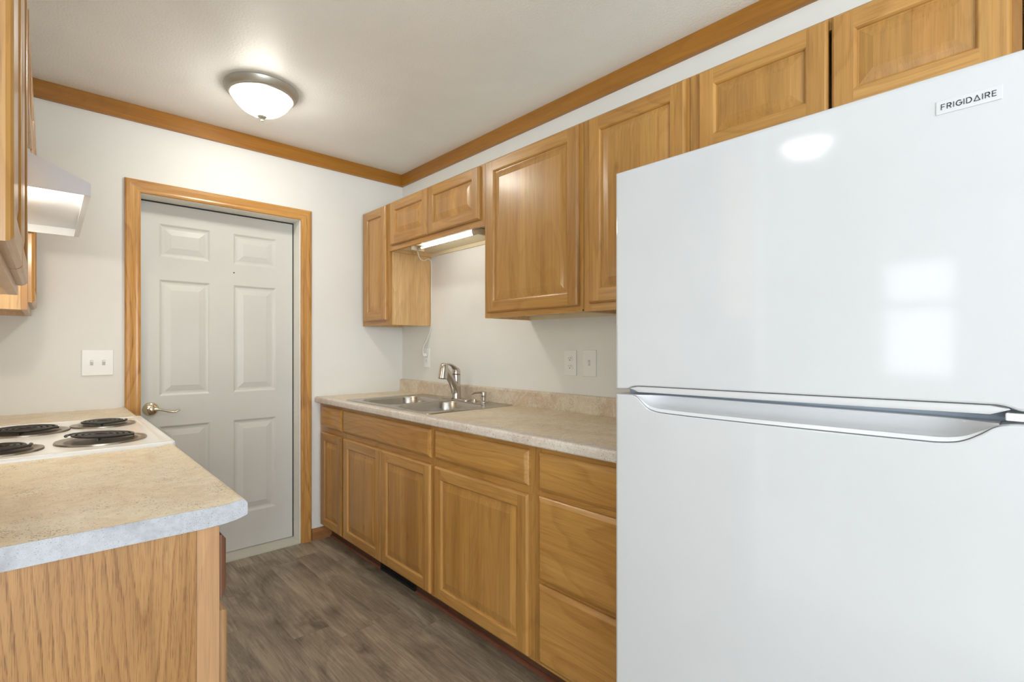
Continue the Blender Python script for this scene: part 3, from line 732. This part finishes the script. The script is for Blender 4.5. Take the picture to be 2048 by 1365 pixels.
# ------------------------------------------------------------------ left upper cabinets
XUL = -0.0545
fUL = face_x(XUL, 1)
def upper_left(y0, y1, zb, doors, label, zd, zt=2.134, frame_bot=0.038):
    g = 0.0004; y0 += g; y1 -= g
    t = thing('upper_cabinet', (-0.21, (y0+y1)/2, zb), label, 'cabinet', 'upper cabinets on the left wall')
    xb, xf = XL+0.0012, XUL-0.0192
    build('side_panel', BX((xb, y0, zb), (xf, y0+0.012, zt)), SIDE, t); build('side_panel', BX((xb, y1-0.012, zb), (xf, y1, zt)), SIDE, t)
    m = MB(); m.box((xb, y0+0.0122, zb+0.018), (xf, y1-0.0122, zb+0.030)); build('top_panel', BX((xb, y0+0.0122, zt-0.014), (xf, y1-0.0122, zt-0.002)), MELA, t)
    m.box((xb, y0+0.0122, zb+0.001), (xb+0.012, y1-0.0122, zb+0.0178)); build('carcass', m, SIDE, t)
    face_frame(t, XUL-0.019, XUL, [(y0, y0+0.038), (y1-0.038, y1)], [(zb, zb+frame_bot, y0+0.038, y1-0.038), (zt-0.034, zt, y0+0.038, y1-0.038)], zb, zt)
    for a, b in doors: add_door(t, a, b, zd, zt-0.008, fUL)
    return t
upper_left(1.008, 1.800, 1.362, [(1.022, 1.372), (1.378, 1.735)], 'near oak wall cabinet hanging over the left foreground counter', 1.381)
upper_left(1.801, 2.655, 1.835, [(1.83, 2.23), (2.236, 2.63)], 'short oak wall cabinet above the white range hood', 1.860)
upper_left(2.656, 3.205, 1.372, [(2.675, 3.175)], 'far oak wall cabinet left of the door beyond the hood', 1.402)

# ------------------------------------------------------------------ range hood
hd_ = thing('range_hood', (-0.14, 2.27, 1.668), 'white under-cabinet range hood lit from inside above the stove', 'range hood')
HY0, HY1, HZ = 1.900, 2.640, 1.668
hpx = [(XL+0.002, HZ), (0.093, HZ), (0.093, 1.702), (0.090, 1.705), (-0.02, 1.755), (-0.0345, 1.762), (-0.0345, 1.770), (-0.20, 1.832), (XL+0.002, 1.832)]
m = MB(); t_ = 0.003
def hf(u, v, q): return (u, q, v)
m.prism(hpx, hf, HY0, HY0+t_); m.prism(hpx, hf, HY1-t_, HY1)
for a, b in zip(hpx[1:], hpx[2:] + hpx[:1]):    # outer shell without the bottom
    dx, dz = b[0]-a[0], b[1]-a[1]; ln = math.hypot(dx, dz); nx, nz = -dz/ln*t_, dx/ln*t_
    m.face([(a[0], HY0+t_, a[1]), (b[0], HY0+t_, b[1]), (b[0], HY1-t_, b[1]), (a[0], HY1-t_, a[1])])
    m.face([(a[0]+nx, HY0+t_, a[1]+nz), (b[0]+nx, HY0+t_, b[1]+nz), (b[0]+nx, HY1-t_, b[1]+nz), (a[0]+nx, HY1-t_, a[1]+nz)][::-1])
m.box((0.078, HY0+t_, HZ-0.0005), (0.093, HY1-t_, HZ+0.002))
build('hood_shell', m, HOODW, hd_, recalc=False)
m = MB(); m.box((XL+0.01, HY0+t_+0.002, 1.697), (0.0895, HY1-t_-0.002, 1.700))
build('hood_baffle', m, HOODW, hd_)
m = MB(); m.lathe([(0.0, -0.028), (0.014, -0.026), (0.024, -0.014), (0.026, 0.0), (0.018, 0.012), (0.012, 0.024)], (-0.07, 2.05, 1.671), 24)
build('light_bulb', m, BULB, hd_)

# ------------------------------------------------------------------ switches and outlets
def plate_on_x(y0, y1, z0, z1, name, label, cat):
    t = thing(name, (XW, (y0+y1)/2, z0), label, cat)
    build('wall_plate', MB().bbox((XW-0.006, y0, z0), (XW-0.0004, y1, z1), 0.0028), WPLAST, t); return t
def receptacle(t, cy, cz, s=1.0):
    o = MB(); poly = []
    for k in range(24):
        a = 2*math.pi*k/24; poly.append((max(-0.0145, min(0.0145, 0.0172*math.cos(a))), 0.0172*math.sin(a)*0.82))
    o.prism(poly, lambda u, v, q: (q, cy+u, cz+v), XW-0.0078, XW-0.0061)
    r = build('receptacle', o, WPLAST, t)
    h = MB(); X = XW-0.0081
    h.box((X, cy-0.0075, cz+0.0005), (X+0.0008, cy-0.0055, cz+0.008)); h.box((X, cy+0.0055, cz+0.0012), (X+0.0008, cy+0.0075, cz+0.0075))
    h.lathe([(0, 0), (0.0026, 0), (0.0026, 0.0008)], (X, cy, cz-0.006), 12, axis=(1, 0, 0))
    build('receptacle_slots', h, SCREW, r)
o1 = plate_on_x(2.846, 2.920, 1.092, 1.222, 'outlet', 'white outlet in the corner above the sink with a cord plugged in', 'outlet')
receptacle(o1, 2.883, 1.137)
o2 = plate_on_x(1.576, 1.654, 1.090, 1.215, 'outlet', 'white duplex outlet on the right wall beside the switch plate', 'outlet')
receptacle(o2, 1.615, 1.172); receptacle(o2, 1.615, 1.133)
s2 = plate_on_x(1.456, 1.536, 1.090, 1.217, 'light_switch', 'white single switch plate right of the duplex outlet near the refrigerator', 'light switch')
m = MB(); m.prism([(XW-0.006, 1.148), (XW-0.006, 1.162), (XW-0.016, 1.166), (XW-0.017, 1.160)], lambda u, v, q: (u, q, v), 1.4915, 1.5005)
build('switch_toggle', m, WPLAST, s2); build('switch_slot', BX((XW-0.0066, 1.490, 1.142), (XW-0.0060, 1.502, 1.168)), GPLAST, s2)
s1 = thing('light_switch', (0.182, YW, 1.09), 'white double switch plate on the door wall left of the casing', 'light switch')
build('wall_plate', MB().bbox((0.122, YW-0.006, 1.090), (0.244, YW-0.0004, 1.216), 0.0028), WPLAST, s1)
for cx in (0.160, 0.206):
    build('switch_slot', BX((cx-0.006, YW-0.0066, 1.140), (cx+0.006, YW-0.0060, 1.166)), GPLAST, s1)
    m = MB(); m.prism([(YW-0.006, 1.146), (YW-0.006, 1.160), (YW-0.016, 1.164), (YW-0.017, 1.158)], lambda u, v, q: (q, u, v), cx-0.0045, cx+0.0045)
    build('switch_toggle', m, WPLAST, s1)

# ------------------------------------------------------------------ sink
sk = thing('kitchen_sink', (1.575, 2.43, 0.90), 'double-bowl stainless steel sink set in the right counter', 'sink')
bm = bmesh.new()
def add_loop(P):
    vs = [bm.verts.new(p) for p in P]; return vs, [bm.edges.new((vs[i], vs[(i+1) % len(vs)])) for i in range(len(vs))]
ox0, ox1, oy0, oy1 = 1.303, 1.855, 1.982, 2.872
zS = CT+0.0035
out, e0 = add_loop(rr(ox0+.010, ox1-.010, oy0+.010, oy1-.010, 0.018, zS))
def bowl_loop(x0, x1, y0, y1, r, z, n=8):
    return rr(x0, x1, y0, y1, r, z, n)
bowls = [(1.345, 1.735, 2.045, 2.408), (1.345, 1.735, 2.446, 2.809)]
edges = list(e0); bl = []
for (a, b, c, d) in bowls:
    v_, e_ = add_loop(bowl_loop(a, b, c, d, 0.095, zS)); edges += e_; bl.append((a, b, c, d))
bmesh.ops.triangle_fill(bm, use_beauty=True, use_dissolve=False, edges=edges)
m = MB(); m.add_bm(bm)
skin_loops(m, [rr(ox0+.010, ox1-.010, oy0+.010, oy1-.010, 0.018, zS), rr(ox0+.004, ox1-.004, oy0+.004, oy1-.004, 0.020, CT+0.0045), rr(ox0, ox1, oy0, oy1, 0.022, CT+0.0006)], close=False)
build('sink_deck', m, STEEL, sk)
for (a, b, c, d) in bowls:
    m = MB(); L_ = []
    for o, dz, r in ((-.005, 0.0002, .100), (-.003, .0012, .098), (0, .0008, .095), (.003, -.002, .093), (.006, -.008, .09), (.010, -.06, .085), (.016, -.130, .08), (.028, -.158, .075), (.055, -.170, .06), (.12, -.174, .03)):
        L_.append(bowl_loop(a+o, b-o, c+o, d-o, r, zS+dz))
    skin_loops(m, L_)
    bo = build('sink_bowl', m, STEEL, sk, recalc=False)
    cx, cy = (a+b)/2, (c+d)/2
    build('drain', MB().lathe([(0.044, 0.0), (0.042, 0.003), (0.034, 0.002), (0.030, -0.0), (0.0, -0.0)], (cx, cy, zS-0.1735), 28), CHROME, bo)

# faucet
fx, fy, fz = 1.795, 2.432, CT+0.0036
fc = thing('faucet', (fx, fy, fz), 'brushed nickel single-lever pull-out faucet standing behind the sink', 'faucet')
m = MB(); L_ = []
for o, z in ((0, 0), (0, 0.004), (0.004, 0.0075), (0.012, 0.009)):
    L_.append(rr(fx-0.030+o, fx+0.030-o, fy-0.125+o, fy+0.125-o, 0.029-o, fz+z, 8))
skin_loops(m, L_); build('escutcheon', m, NICKEL, fc)
m = MB(); m.lathe([(0.0305, 0.008), (0.0300, 0.02), (0.0275, 0.06), (0.0268, 0.10), (0.0268, 0.148), (0.0, 0.148)], (fx, fy, fz), 32)
build('faucet_body', m, NICKEL, fc)
sd = Vector((-0.93, -0.36, 0)).normalized()
def fp(t, z): return (fx+sd.x*t, fy+sd.y*t, fz+z)
m = MB(); m.tube([fp(0.002, 0.035), fp(0.010, 0.060), fp(0.026, 0.090), fp(0.048, 0.116), (fp(0.074, 0.142)), fp(0.102, 0.168), fp(0.124, 0.186)], [0.026, 0.0255, 0.0245, 0.023, 0.0215, 0.021, 0.021], 20)
build('spout', m, NICKEL, fc)
ha = Vector((sd.x*0.20, sd.y*0.20, -1)).normalized()
m = MB(); c0 = Vector(fp(0.126, 0.216)); qz = 0.086
m.lathe([(0.0, -0.004), (0.012, -0.003), (0.0205, 0.004), (0.0245, 0.014), (0.0255, 0.030), (0.0270, 0.075), (0.0270, qz), (0.0235, qz), (0.0235, qz-0.004), (0, qz-0.004)], c0, 32, axis=tuple(ha))
sh = build('spray_head', m, NICKEL, fc)
build('spray_nozzle', MB().lathe([(0.0, qz-0.006), (0.0232, qz-0.006), (0.0232, qz-0.0005), (0.013, qz-0.0005), (0.012, qz+0.001), (0, qz+0.001)], c0, 24, axis=tuple(ha)), SCREW, sh, 'dark nozzle ring')
# dome and arched lever
m = MB(); m.lathe([(0.0262, 0.151), (0.0268, 0.153), (0.0266, 0.161), (0.0245, 0.174), (0.0200, 0.184), (0.0120, 0.190), (0.0, 0.192)], (fx, fy, fz), 32)
m.tube([fp(0.000, 0.172), fp(0.012, 0.186), fp(0.028, 0.197), fp(0.048, 0.206), fp(0.072, 0.212), fp(0.094, 0.214), fp(0.112, 0.212)], [0.0200, 0.0190, 0.0165, 0.014, 0.012, 0.0105, 0.007], 14, flat=0.55)
build('handle', m, NICKEL, fc)
build('handle_collar', MB().lathe([(0.0, 0.1478), (0.0250, 0.1478), (0.0250, 0.1512), (0, 0.1512)], (fx, fy, fz), 28), SCREW, fc, 'dark gap ring')
# sink hole button and soap dispenser
bx, by = 1.805, 2.268
hc = build('sink_hole_cover', MB().lathe([(0.022, 0.0), (0.0215, 0.003), (0.013, 0.005), (0.0125, 0.011), (0.010, 0.013), (0, 0.013)], (bx, by, CT+0.0038), 26), NICKEL,
           label='small round nickel cap on the sink deck between faucet and soap dispenser', cat='cap')
dx, dy = 1.815, 2.197
dp = thing('soap_dispenser', (dx, dy, CT+0.0038), 'small nickel soap dispenser pump right of the faucet', 'soap dispenser')
build('dispenser_base', MB().lathe([(0.024, 0.0), (0.0235, 0.003), (0.017, 0.006), (0.0125, 0.009), (0.0125, 0.034), (0.0, 0.034)], (dx, dy, CT+0.0038), 26), NICKEL, dp)
m = MB(); m.lathe([(0.0, 0.030), (0.0155, 0.030), (0.0165, 0.034), (0.0165, 0.056), (0.0145, 0.060), (0.0, 0.061)], (dx, dy, CT+0.0038), 26)
m.tube([(dx, dy, CT+0.059), (dx-0.02, dy+0.006, CT+0.0605), (dx-0.045, dy+0.012, CT+0.0600), (dx-0.062, dy+0.016, CT+0.0575), (dx-0.072, dy+0.019, CT+0.053)], [0.009, 0.0065, 0.0058, 0.0055, 0.0045], 12)
build('pump_spout', m, NICKEL, dp)

# ------------------------------------------------------------------ under-cabinet light and cord
ul = thing('under_cabinet_light', (1.66, 2.34, 1.82), 'lit slim fluorescent light under the short cabinet over the sink', 'light')
zb_ = 1.8538
m = MB(); m.bbox((1.615, 2.046, zb_-0.012), (1.695, 2.628, zb_-0.0002), 0.002)
build('light_housing', m, TANPL, ul)
for yy in (2.036, 2.638): build('end_bracket', MB().bbox((1.608, yy-0.008, zb_-0.036), (1.703, yy+0.008, zb_-0.0005), 0.004), TANPL, ul)
m = MB(); m.tube([(1.655, 2.090, zb_-0.0250), (1.655, 2.585, zb_-0.0250)], 0.0045, 14); build('fluorescent_tube', m, TUBE, ul)
for a, b in ((2.0445, 2.089), (2.586, 2.6295)): build('lamp_holder', MB().tube([(1.655, a, zb_-0.0250), (1.655, b, zb_-0.0250)], 0.0080, 14), TANPL, ul, 'tan lamp holder end')
def smooth_path(P, n=8):
    P = [Vector(p) for p in P]; out = []
    for i in range(len(P)-1):
        p0, p1, p2, p3 = P[max(i-1, 0)], P[i], P[i+1], P[min(i+2, len(P)-1)]
        for k in range(n):
            t = k/n
            out.append(0.5*((2*p1)+(-p0+p2)*t+(2*p0-5*p1+4*p2-p3)*t*t+(-p0+3*p1-3*p2+p3)*t**3))
    out.append(P[-1]); return out
cd = thing('power_cord', (1.87, 2.86, 1.15), 'thin white cord hanging from the sink light to the corner outlet', 'cord')
m = MB()
m.tube(smooth_path([(1.66, 2.650, 1.838), (1.70, 2.70, 1.815), (1.735, 2.735, 1.795), (1.775, 2.768, 1.790), (1.815, 2.80, 1.797), (1.845, 2.820, 1.812), (1.872, 2.828, 1.814), (1.884, 2.829, 1.78), (1.884, 2.829, 1.60), (1.884, 2.829, 1.42), (1.882, 2.834, 1.355),
                    (1.878, 2.848, 1.315), (1.874, 2.872, 1.272), (1.870, 2.895, 1.245), (1.868, 2.905, 1.215), (1.866, 2.900, 1.192), (1.860, 2.890, 1.181), (1.858, 2.884, 1.1785)]), 0.0027, 8)
build('cable', m, WPLAST, cd)
m = MB(); m.bbox((1.853, 2.872, 1.168), (1.8808, 2.894, 1.188), 0.004); build('plug', m, WPLAST, cd)

# ------------------------------------------------------------------ ceiling lamps
def ceiling_lamp(cx, cy, label, dome):
    t = thing('ceiling_light', (cx, cy, ZC-0.155), label, 'ceiling light')
    z = ZC
    build('lamp_rim', MB().lathe([(0.150, -0.0005), (0.162, -0.0006), (0.164, -0.006), (0.162, -0.012), (0.158, -0.020), (0.150, -0.032), (0.145, -0.037), (0.142, -0.0375), (0.141, -0.041), (0.137, -0.0415), (0.136, -0.034), (0.120, -0.030)], (cx, cy, z), 64), NICKELD, t)
    P = []; h_ = 0.092; Rs = (0.1355**2+h_**2)/(2*h_); a0 = math.asin(0.1355/Rs)
    for k in range(17):
        a = a0*(1-k/16); P.append((Rs*math.sin(a), -0.036-h_+Rs*(1-math.cos(a))))
    build('glass_dome', MB().lathe(P, (cx, cy, z), 64), dome, t)
    build('finial', MB().lathe([(0.0, -0.125), (0.020, -0.1285), (0.0215, -0.131), (0.017, -0.136), (0.007, -0.141), (0.004, -0.144), (0.0045, -0.146), (0.0065, -0.149), (0.0055, -0.153), (0.0, -0.155)], (cx, cy, z), 24), NICKELD, t)
ceiling_lamp(0.760, 2.594, 'round flush ceiling light with nickel rim glowing in the kitchen', DOME)
ceiling_lamp(-1.130, 1.000, 'round flush ceiling light of the adjoining room mirrored in the refrigerator', DOME2)

# ------------------------------------------------------------------ refrigerator
FY0, FY1, FT = 0.020, 0.7800, 1.684
fr = thing('refrigerator', ((XF+1.86)/2, 0.40, 0), 'large glossy white top-freezer refrigerator in the right foreground', 'refrigerator')
build('cabinet_body', MB().bbox((XF+0.070, FY0+0.003, 0.02), (1.862, FY1-0.003, FT-0.012), 0.006), FRIDGE, fr)
# outlines on the front plane (y, z)
def smooth2(P, n=3):
    for _ in range(n):      # corner cutting keeps the outline monotone
        Q = [P[0]]
        for a, b in zip(P, P[1:]):
            Q += [(a[0]*.75+b[0]*.25, a[1]*.75+b[1]*.25), (a[0]*.25+b[0]*.75, a[1]*.25+b[1]*.75)]
        P = Q + [P[-1]]
    return P
up_edge = smooth2([(FY1, 1.1200), (0.752, 1.1205), (0.742, 1.1220), (0.733, 1.1260), (0.722, 1.1290), (0.700, 1.1305), (0.34, 1.1335), (0.072, 1.1370), (0.058, 1.1368), (0.046, 1.1335), (0.036, 1.1295), (FY0, 1.1285)])
lo_edge = smooth2([(FY1, 1.1080), (0.738, 1.1090), (0.722, 1.1085), (0.712, 1.1040), (0.700, 1.0935), (0.685, 1.0800), (0.668, 1.0735), (0.640, 1.0702), (0.436, 1.0690), (0.150, 1.0705), (0.125, 1.0715), (0.101, 1.0765), (0.077, 1.0930), (0.066, 1.1030), (0.055, 1.1080), (0.040, 1.1100), (FY0, 1.1100)])
def door_mesh(edge, zfar):
    """a door slab whose edge on one side follows an outline, with softly rounded front edges"""
    m = MB(); T = 0.062; n = len(edge); sg = 1 if zfar > edge[0][1] else -1
    prof = [(T, 0.0), (0.010, 0.0), (0.004, 0.0018), (0.001, 0.0048), (0.0, 0.010)]     # (depth behind front, inset)
    def P(k, x, o):
        y, z = edge[k]; y = min(max(y, FY0+o), FY1-o); return (XF+x, y, z+sg*o*0.5)
    rows = [[P(k, x, o) for k in range(n)] for x, o in prof]
    for A, B in zip(rows, rows[1:]):
        for k in range(n-1): m.face([A[k], A[k+1], B[k+1], B[k]], 0, True)
    far = [[(XF+x, min(max(edge[k][0], FY0+o), FY1-o), zfar-sg*o) for k in range(n)] for x, o in prof]
    for A, B in zip(far, far[1:]):
        for k in range(n-1): m.face([A[k], B[k], B[k+1], A[k+1]], 0, True)
    for k in range(n-1): m.face([rows[-1][k], far[-1][k], far[-1][k+1], rows[-1][k+1]])
    for k in range(n-1): m.face([rows[0][k], rows[0][k+1], far[0][k+1], far[0][k]])
    for e in (0, n-1):
        R = [r[e] for r in rows]; F = [r[e] for r in far]
        for a in range(len(R)-1): m.face([R[a], F[a], F[a+1], R[a+1]], 0, True)
    return m
ud = build('freezer_door', door_mesh(up_edge, FT), FRIDGE, fr)
ld = build('refrigerator_door', door_mesh(lo_edge, 0.075), FRIDGE, fr)
# rim strip of the upper handle edge, grey grip shadow strip, hinge
def strip(e1, e2, x, x2=None):
    m = MB(); x2 = x if x2 is None else x2
    for k in range(len(e1)-1): m.face([(x, *e1[k]), (x, *e1[k+1]), (x2, *e2[k+1]), (x2, *e2[k])], 0, True)
    return m
# freezer grip: a lip hanging below the upper door outline
n = 30; ys = [0.735-(0.735-0.046)*k/n for k in range(n+1)]
def z_up(y):
    for (a, za), (b, zb) in zip(up_edge, up_edge[1:]):
        if b <= y <= a: return za+(zb-za)*(a-y)/max(1e-9, a-b)
    return up_edge[-1][1]
lip = MB()
for k in range(n):
    ya, yb = ys[k], ys[k+1]
    def sec(y):
        z = z_up(y)-0.0004; h = 0.0135*min(1, (0.736-y)/0.02, (y-0.045)/0.012)+0.0005
        return [(XF+0.003, y, z), (XF+0.0035, y, z-h*0.7), (XF+0.006, y, z-h), (XF+0.022, y, z-h), (XF+0.050, y, z-h*0.9), (XF+0.050, y, z+0.0002)]
    A, B = sec(ya), sec(yb)
    for i in range(len(A)-1): lip.face([A[i], B[i], B[i+1], A[i+1]], 0, True)
build('freezer_handle_lip', lip, FRIDGEH, ud, 'white plastic lip along the freezer door bottom')
build('door_gap_liner', BX((XF+0.0625, FY0+0.004, 1.085), (XF+0.0698, FY1-0.004, 1.145)), GAPSHADE, fr, 'gap strip with blue shadow in its colour')
# scooped pocket handle in the lower door
sc_ = MB(); cols = []
lo_y = [p for p in lo_edge if 0.058 <= p[0] <= 0.722]
zr = 1.1085
sec_n = 10
def scoop(y, z):
    """section: from the outline on the front face inwards and up to the back of the pocket"""
    dpt = max(0.0, zr-z); S = []
    k = min(1.0, dpt/0.038)
    S.append((XF+0.0004, y, z+0.0003)); S.append((XF+0.0012, y, z+0.0030*k))
    for i in range(sec_n+1):
        t = i/sec_n; a = t*math.pi/2
        x = XF+0.003+0.044*k*math.sin(a) ; zz = z+0.0075*k+(max(zr-z, 0)-0.0075*k)*(1-math.cos(a))*0.96
        S.append((x, y, zz))
    S.append((XF+0.052, y, zr+0.0005)); return S
secs = [scoop(y, z) for y, z in lo_y]
for A, B in zip(secs, secs[1:]):
    for i in range(len(A)-1): sc_.face([A[i], B[i], B[i+1], A[i+1]], 0, True)
build('pocket_handle', sc_, FRIDGEH, ld, 'white scooped pocket handle', recalc=False)
m = MB()
for e, off in ((lo_edge, 0.0), (up_edge, 0.0)):
    P = [p for p in e if 0.046 <= p[0] <= (0.69 if e is lo_edge else 0.735)]
    m.tube([(XF+0.0010, y, z) for y, z in P], 0.0005, 6)
build('seam_line', m, LINE, fr, 'thin grey seam around the handle')
m = MB(); m.bbox((XF+0.010, FY0+0.002, 1.1135), (XF+0.060, 0.052, 1.1260), 0.002)
build('hinge_bracket', m, WPLAST, fr)
# badge with lettering, written as strokes
bd = MB(); r_ = 0.003
by0, by1 = 0.134, 0.0545
def bz(y, top): return (1.6155 if not top else 1.6385)
bd.bbox((XF-0.0012, by1, 1.6145), (XF-0.0001, by0, 1.6370), 0.0005)
badge = build('badge', bd, BADGE, fr, 'raised white nameplate')
A_ = lambda cx, cy, r, a0, a1, n=10: [(cx+r*math.cos(math.radians(a0+(a1-a0)*k/n)), cy+r*math.sin(math.radians(a0+(a1-a0)*k/n))) for k in range(n+1)]
G = {
 'F': (0.62, [[(0, 0), (0, 1)], [(0, 1), (0.62, 1)], [(0, 0.52), (0.54, 0.52)]]),
 'R': (0.70, [[(0, 0), (0, 1)], [(0, 1), (0.42, 1)] + A_(0.42, 0.73, 0.27, 90, -90) + [(0, 0.46)], [(0.36, 0.46), (0.70, 0)]]),
 'I': (0.0, [[(0, 0), (0, 1)]]),
 'G': (0.90, [A_(0.5, 0.5, 0.5, 48, 360, 22) + [(0.56, 0.5)]]),
 'D': (0.84, [[(0, 0), (0, 1), (0.36, 1)] + A_(0.36, 0.5, 0.5, 90, -90, 14) + [(0, 0)]]),
 'A': (0.98, [[(0, 0), (0.49, 1), (0.98, 0), (0, 0)]]),
 'E': (0.62, [[(0.62, 0), (0, 0), (0, 1), (0.62, 1)], [(0, 0.51), (0.56, 0.51)]]),
}
word = 'FRIGIDAIRE'; gap = 0.46
tot = sum(G[c][0] for c in word) + gap*(len(word)-1)
H = 0.0082; width = 0.0655; sx = width/tot
u = 0.0; m = MB(); hw = 0.00062
for ch in word:
    wd, strokes = G[ch]
    for st in strokes:
        pts = [(0.1270-(u+a)*sx, 1.6218+b*H) for a, b in st]
        for (a, b), (c, d) in zip(pts, pts[1:]):
            dx_, dz_ = c-a, d-b; l = math.hypot(dx_, dz_)
            if l < 1e-7: continue
            ex, ez = dx_/l*hw*0.5, dz_/l*hw*0.5; nx, nz = -dz_/l*hw, dx_/l*hw
            X = XF-0.0017
            q = [(a-ex-nx, b-ez-nz), (c+ex-nx, d+ez-nz), (c+ex+nx, d+ez+nz), (a-ex+nx, b-ez+nz)]
            m.prism(q, lambda uu, vv, t: (t, uu, vv), X, X+0.0004)
    u += wd+gap
build('lettering', m, INK, badge, 'dark grey brand lettering')
